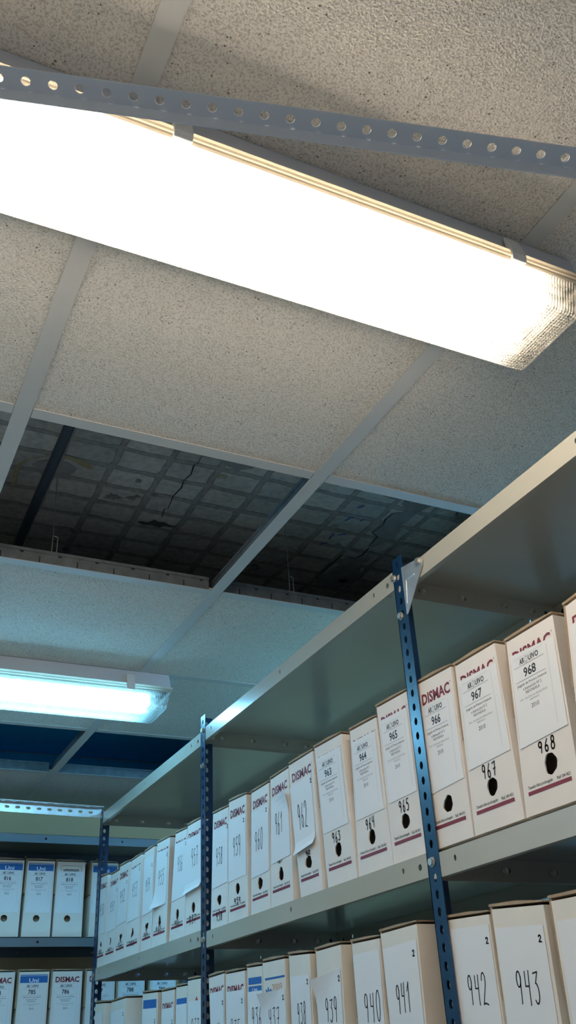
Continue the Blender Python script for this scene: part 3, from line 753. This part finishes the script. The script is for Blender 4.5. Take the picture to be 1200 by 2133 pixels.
def big(n, **k):
    d = dict(brand=(.885,.10,.90), stripe=(.115,.09,.88), paper=(.03,.92,.33,.31,.845,.845), hand=(str(n),.44,.61,.50,.165), small2=(.86,.79))
    d.update(k); return d
SPEC1 = {
 950: big(950, paper=(.05,.93,.36,.36,.86,.86), hand=('950',.45,.62,.6,.13), hole=(.48,.24,.010), torn=.3, small2=None, low=('950',.45,.16,.4,.045)),
 951: big(951, paper=(.05,.93,.35,.36,.86,.87), hand=('951',.5,.62,.5,.12), hole=(.48,.24,.011), torn=.3, low=('951',.5,.15,.4,.04)),
 952: big(952, paper=(.03,.97,.36,.38,.84,.84), hand=('952',.5,.66,.5,.14), torn=.3, low=('952',.5,.16,.4,.05)),
 953: big(953, paper=(.02,.93,.35,.36,.90,.90), hand=('953',.52,.67,.5,.15), torn=.35, small2=(.88,.86), low=('953',.5,.12,.4,.04)),
 954: big(954, brand=None, paper=(.02,.97,.35,.36,.93,.92), hand=('954',.5,.64,.45,.13), torn=.35, small2=(.85,.82), low=('954',.45,.15,.4,.045)),
 955: big(955, paper=(.04,.90,.36,.37,.91,.895), hand=('955',.48,.64,.45,.15), torn=.25, small2=(.85,.84), low=('955',.45,.155,.4,.045), curl='bl'),
 956: big(956, paper=(.02,1.0,.36,.37,.90,.90), hand=('956',.55,.69,.42,.15), small2=(.95,.86), low=('956',.5,.15,.35,.045)),
 957: big(957, paper=(-.03,.98,.36,.38,.875,.875), hand=('957',.55,.68,.45,.165), small2=None, low=('957',.45,.125,.42,.075), curl='b'),
 958: big(958, paper=(.04,.98,.335,.35,.855,.855), hand=('958',.48,.60,.42,.15), low=('958',.5,.09,.38,.075), torn=.22, small2=(.95,.83)),
 959: big(959, paper=(.0,.96,.325,.335,.835,.835), hand=('959',.48,.60,.45,.165), low=('959',.48,.155,.36,.045), hole=(.48,.25,.0130), stripe=(.095,.09,.88)),
 960: big(960, paper=(.02,.97,.285,.295,.83,.83), hand=('960',.45,.575,.46,.17), torn=.14),
 961: big(961, paper=(.05,.95,.325,.335,.82,.83), hand=('961',.45,.62,.40,.165), curl='tr', torn=.14, small2=None, low=('961',.45,.325,.28,.03)),
 962: big(962, paper=(-.02,.88,.30,.33,.82,.84), hand=('962',.42,.575,.42,.19), curl='b', torn=.16, low=('962',.5,.29,.2,.03)),
 963: big(963, paper=(.05,.92,.362,.37,.915,.915), hand=None, small2=None, printed=('963',.42,0,'2010'), low=('963',.47,.312,.30,.068)),
 964: big(964, paper=(.05,.93,.364,.37,.912,.912), hand=None, small2=None, printed=('964',.43,0,'2010'), low=('964',.47,.315,.30,.072)),
 965: big(965, paper=(.06,.93,.362,.37,.90,.90), hand=None, small2=None, printed=('965',.44,-.01,'2010'), low=('965',.50,.315,.32,.07)),
 966: big(966, paper=(.05,.965,.31,.33,.842,.842), hand=None, small2=None, printed=('966',.44,-.045,'2010'), low=None, torn=.14),
 967: big(967, paper=(.05,.965,.36,.375,.895,.885), hand=None, small2=None, printed=('967',.44,-.01,'2010'), low=('967',.47,.318,.32,.075)),
 968: big(968, paper=(.05,.965,.365,.385,.903,.880), hand=None, small2=None, printed=('968',.42,-.005,'2010'), low=('968',.54,.33,.34,.066), hole=(.56,.228,.0145), torn=.10),
 969: big(969, paper=(.05,.93,.36,.37,.88,.88), hand=None, small2=None, low=None),
}
WHERE1 = {969: 'cream archive box cut off by the right edge of the photo on the upper shelf', 968: 'white archive box labelled 968 with torn round finger hole, upper shelf, far right',
 967: 'white archive box labelled 967 on the upper shelf, second right of the near blue post', 966: 'white archive box labelled 966 directly right of near blue post, whole maroon lettering',
 965: 'white archive box labelled 965 directly left of the near blue post on the upper shelf', 964: 'white archive box with printed label 964 between boxes 963 and 965',
 963: 'white archive box with printed label 963, leftmost of the printed spines on the upper shelf', 962: 'white archive box with a blank sheet hand-numbered 962, sheet bent out at the bottom',
 961: 'white archive box hand-numbered 961 whose sheet corner curls away at top right', 960: 'white archive box hand-numbered 960 with maroon lettering above its sheet',
 959: 'white archive box hand-numbered 959, number written again above the maroon stripe', 958: 'white archive box hand-numbered 958 directly right of the middle blue post',
 957: 'bluish lit archive box hand-numbered 957 directly left of the middle blue post', 956: 'bluish lit archive box hand-numbered 956, second left of the middle blue post',
 955: 'bluish lit archive box hand-numbered 955, sheet corner peeling at bottom left', 954: 'narrow bluish archive box hand-numbered 954 between boxes 953 and 955',
 953: 'bluish archive box hand-numbered 953 with ragged finger hole on the upper shelf', 952: 'narrow bluish archive box hand-numbered 952 on the far upper shelf',
 951: 'narrow archive box hand-numbered 951, second from the far blue post', 950: 'farthest archive box of the upper right shelf, hand-numbered 950, beside the far blue post'}
ROW1 = [(*r[:2], max(r[2],1.3455), r[3], max(r[4],1.3455), *r[5:]) if r[0] == 965 else r for r in ROW1]
ROW2 = [(*r[:2], 2.3935, r[3], 2.3935, *r[5:]) if r[0] == 933 else r for r in ROW2]
def build_row(rows, specs, labels, group, XF=.921, depth=.385):
    for i, r in enumerate(rows):
        n, yTL, yTR, yBL, yBR, hL, hR, base = r
        xo = specs[n].pop('xo', 0)
        F = Face(0, yBL-yBR, yBL-yTL, yBL-yTR, hL, hR)
        gT = gM = .03
        if i > 0:
            p = rows[i-1]
            gT = p[2]-yTL; gB = p[4]-yBL; gM = gT*.56+gB*.44; gT = max(0, gT); gM = max(0, gM)
        file_box((XF+xo, yBL, Z0+base+.0004), -math.pi/2, F, depth-xo, specs[n], labels[n], group, (gT, gM), n)
build_row(ROW1, SPEC1, WHERE1, 'archive boxes on the upper right shelf')

def low(n, **k):
    d = dict(card=CARD2, hole=None, paper=(.04,.95,.30,.31,.90,.905), hand=(str(n),.46,.62,.50,.15), small2=(.86,.85), stripe=None)
    d.update(k); return d
SPEC2 = {
 927: low(927, hand=None, small2=None), 928: low(928, hand=None), 929: low(929, hand=None, small2=None, xo=.10, band=[('line',.1,.5,.93,.95)]),
 930: low(930, band=[('line',.06,.92,.86,.94)], paper=(.02,.93,.3,.3,.86,.86), hand=None, small2=(.85,.74)),
 931: low(931, brand=(.86,.08,.88), paper=(.02,.95,.3,.3,.845,.845), hand=None, small2=(.85,.72), card=CARD),
 932: low(932, band=[('line',.06,.94,.85,.90)], paper=(.02,.98,.3,.3,.85,.85), hand=('931',.55,.60,.55,.14), small2=None),
 933: low(933, band=[('tri',.6,.83,.10,.035)], paper=(.02,.98,.3,.3,.83,.83), hand=('933',.55,.62,.55,.15), small2=None),
 934: low(934, brand=(.88,.08,.95), paper=(.05,.97,.3,.3,.875,.875), hand=('934',.45,.575,.5,.13), card=CARD, small2=(.9,.78)),
 935: low(935, brand=(.87,.10,.92), paper=(.02,.97,.3,.3,.862,.862), hand=('935',.5,.585,.5,.14), card=CARD, small2=(.85,.78)),
 936: low(936, band=[('line',.08,.95,.875,.925),('line',.08,.95,.82,.862),('wtext','Uni',.5,.835,.34,.03)], paper=(.02,.99,.3,.3,.825,.825), hand=('936',.62,.64,.68,.15), small2=None),
 937: low(937, band=[('line',.10,.97,.875,.89),('btext','año',.25,.80,.28,.05),('otext','2009',.62,.815,.44,.055)], paper=(-.04,.97,.3,.3,.785,.80), hand=('937',.47,.61,.50,.155), small2=(.88,.74), curl='tl'),
 938: low(938, hand=('938',.52,.62,.42,.14), paper=(.02,.95,.3,.3,.86,.865), small2=(.85,.82)),
 939: low(939, hand=('939',.52,.62,.50,.15), paper=(-.05,.93,.3,.3,.82,.86), small2=(.87,.80), curl='tl'),
 940: low(940, hand=('940',.60,.615,.62,.17), paper=(.03,.97,.3,.3,.93,.94), small2=None),
 941: low(941, hand=('941',.48,.625,.42,.155), paper=(.03,.95,.3,.3,.91,.92), small2=(.86,.85)),
 942: low(942, hand=('942',.55,.63,.46,.155), paper=(.03,.97,.3,.3,.95,.95), small2=(.90,.87)),
 943: low(943, band=[('line',.12,.92,.895,.905)], hand=('943',.52,.62,.46,.155), paper=(.03,.94,.3,.3,.905,.905), small2=(.86,.84)),
 944: low(944, hand=None, small2=None, paper=(.05,.97,.3,.3,.90,.91)),
}
ROW2 = [r for r in ROW2]
ROW2.insert(2, (929, 2.995, 2.885, 2.998, 2.886, .262, .262, -.1))
WHERE2 = {944: 'cream box cut by the right edge of the photo on the lower shelf', 943: 'cream box hand-numbered 943 with a thin blue line above its sheet',
 942: 'cream box hand-numbered 942 directly right of the near blue post, lower shelf', 941: 'box hand-numbered 941 left of the near blue post, bare cream side showing',
 940: 'box hand-numbered 940 on the lower shelf with a raw brown lid edge at left', 939: 'white box hand-numbered 939, sheet lifting at its upper left corner',
 938: 'box hand-numbered 938 on the lower shelf between 937 and 939', 937: 'box hand-numbered 937 with blue and orange lettering',
 936: 'narrow box hand-numbered 936 with two blue bands above its sheet', 935: 'box hand-numbered 935 with clipped maroon lettering, lower shelf',
 934: 'lower shelf box just right of the middle blue post with clipped maroon lettering', 933: 'box hand-numbered 933 with a small red triangle, left of the middle blue post',
 932: 'narrow lower shelf box with short blue band, beside the red triangle box', 931: 'lower shelf box with clipped maroon lettering, left of a narrow blue-banded box',
 930: 'lower shelf box with the widest blue band along its top edge', 929: 'recessed lower shelf box mostly hidden left of the wide blue band',
 928: 'wide plain box at the bottom with its cream side facing the viewer', 927: 'farthest plain box of the lower right shelf beside the far blue post'}
build_row(ROW2, SPEC2, WHERE2, 'archive boxes on the lower right shelf')

# rear shelving boxes face the aisle end
def uni(n):
    return dict(card=CARD2, hole=(.47,.235,.0125), torn=.02, band=[('line',.04,.96,.865,.965),('wline',.04,.96,.950,.954),('wtext','Uni',.5,.895,.32,.05)],
                paper=(.05,.93,.31,.31,.865,.865), printed=(str(n),.46,-.02,'2010'), stripe=None)
def dis(n): return dict(card=CARD, hole=(.47,.235,.0125), torn=.02, brand=(.90,.10,.90), paper=(.05,.93,.31,.31,.85,.85), printed=(str(n),.46,-.025,'2010'), stripe=None)
def emb(n): return dict(card=CARD2, hole=(.47,.235,.0125), torn=.02, band=[('darc', [(.14,.87)]+arc(.19,.925,.05,.02,180,90,5)+arc(.82,.925,.05,.02,90,0,5)+[(.87,.87)]),('dtext','unncnucn',.5,.882,.56,.035)],
                paper=(.04,.94,.31,.31,.868,.868), printed=(str(n),.46,-.02,'2010'), stripe=None)
back = [('816', .6300,.1130, .440, uni(816), 'Uni'), ('817', .7530,.1110,.440, uni(817), 'Uni'), ('818', .8710,.1160,.440, emb(818), 'emb'), ('820', 1.0120,.1120,.440, uni(820), 'Uni'), ('821', 1.134,.112,.440, uni(821), 'Uni'),
        ('784', .6340,.1130,.044, dis(784), 'D'), ('785', .7590,.1150,.044, uni(785), 'U'), ('786', .8840,.1170,.044, dis(786), 'D'), ('787', 1.0150,.1150,.044, dis(787), 'D'), ('788', 1.1390,.1110,.044, uni(788), 'U'), ('789', 1.2680,.1100,.044, uni(789), 'U')]
BL = {'816': 'file box 816 with blue band at the left edge of the photo, far upper shelf', '817': 'file box 817 with blue band and white lettering, far upper shelf',
 '818': 'file box 818 with a rounded black outline emblem instead of a band, far upper shelf', '820': 'blue-banded file box half hidden behind the far blue post, far upper shelf',
 '821': 'far upper shelf box just right of the far post, mostly behind the near rows', '784': 'file box with maroon lettering cut by the left edge, far lower shelf',
 '785': 'file box 785 with blue band, far lower shelf', '786': 'file box 786 with full maroon lettering, far lower shelf',
 '787': 'file box 787 seen behind the far blue post, far lower shelf', '788': 'blue-banded file box seen under the right shelf end, next to box 787',
 '789': 'rightmost blue-banded file box glimpsed under the right shelf end'}
for k, (n, x, w, z, sp, kind) in enumerate(back):
    if n == '821': continue
    F = Face(.002, w, .003, w-.001, .276, .276)
    file_box((x, YB-.001, Z0+z), 0, F, .375, sp, BL[n], 'file boxes on the shelving at the far end', (.012,.012), int(n))

# ------------------------------------------------------------------ light, camera, colour management
w = bpy.data.worlds.new('night'); scene.world = w; w.use_nodes = True
w.node_tree.nodes['Background'].inputs[0].default_value = (.185,.215,.265,1)
cam = bpy.data.cameras.new('camera'); co = link(bpy.data.objects.new('camera', cam))
cam.sensor_fit = 'VERTICAL'; cam.sensor_height = 36; cam.lens = 36*1909.42/2133; cam.clip_start = .02
Rm = Matrix(((.90069133,-.18230221,-.39436155),(-.43164223,-.47869043,-.76455246),(-.04939749,.85884887,-.50984165)))
co.matrix_world = Matrix.Translation((0,0,Z0)) @ Rm.to_4x4()
scene.camera = co
scene.view_settings.view_transform = 'Standard'; scene.view_settings.look = 'None'
scene.view_settings.exposure = -0.08; scene.view_settings.gamma = 1; scene.view_settings.use_curve_mapping = False
c = scene.cycles; c.use_denoising = True; c.max_bounces = 10; c.diffuse_bounces = 5; c.transparent_max_bounces = 12; c.sample_clamp_indirect = 6
c.caustics_reflective = False; c.caustics_refractive = False
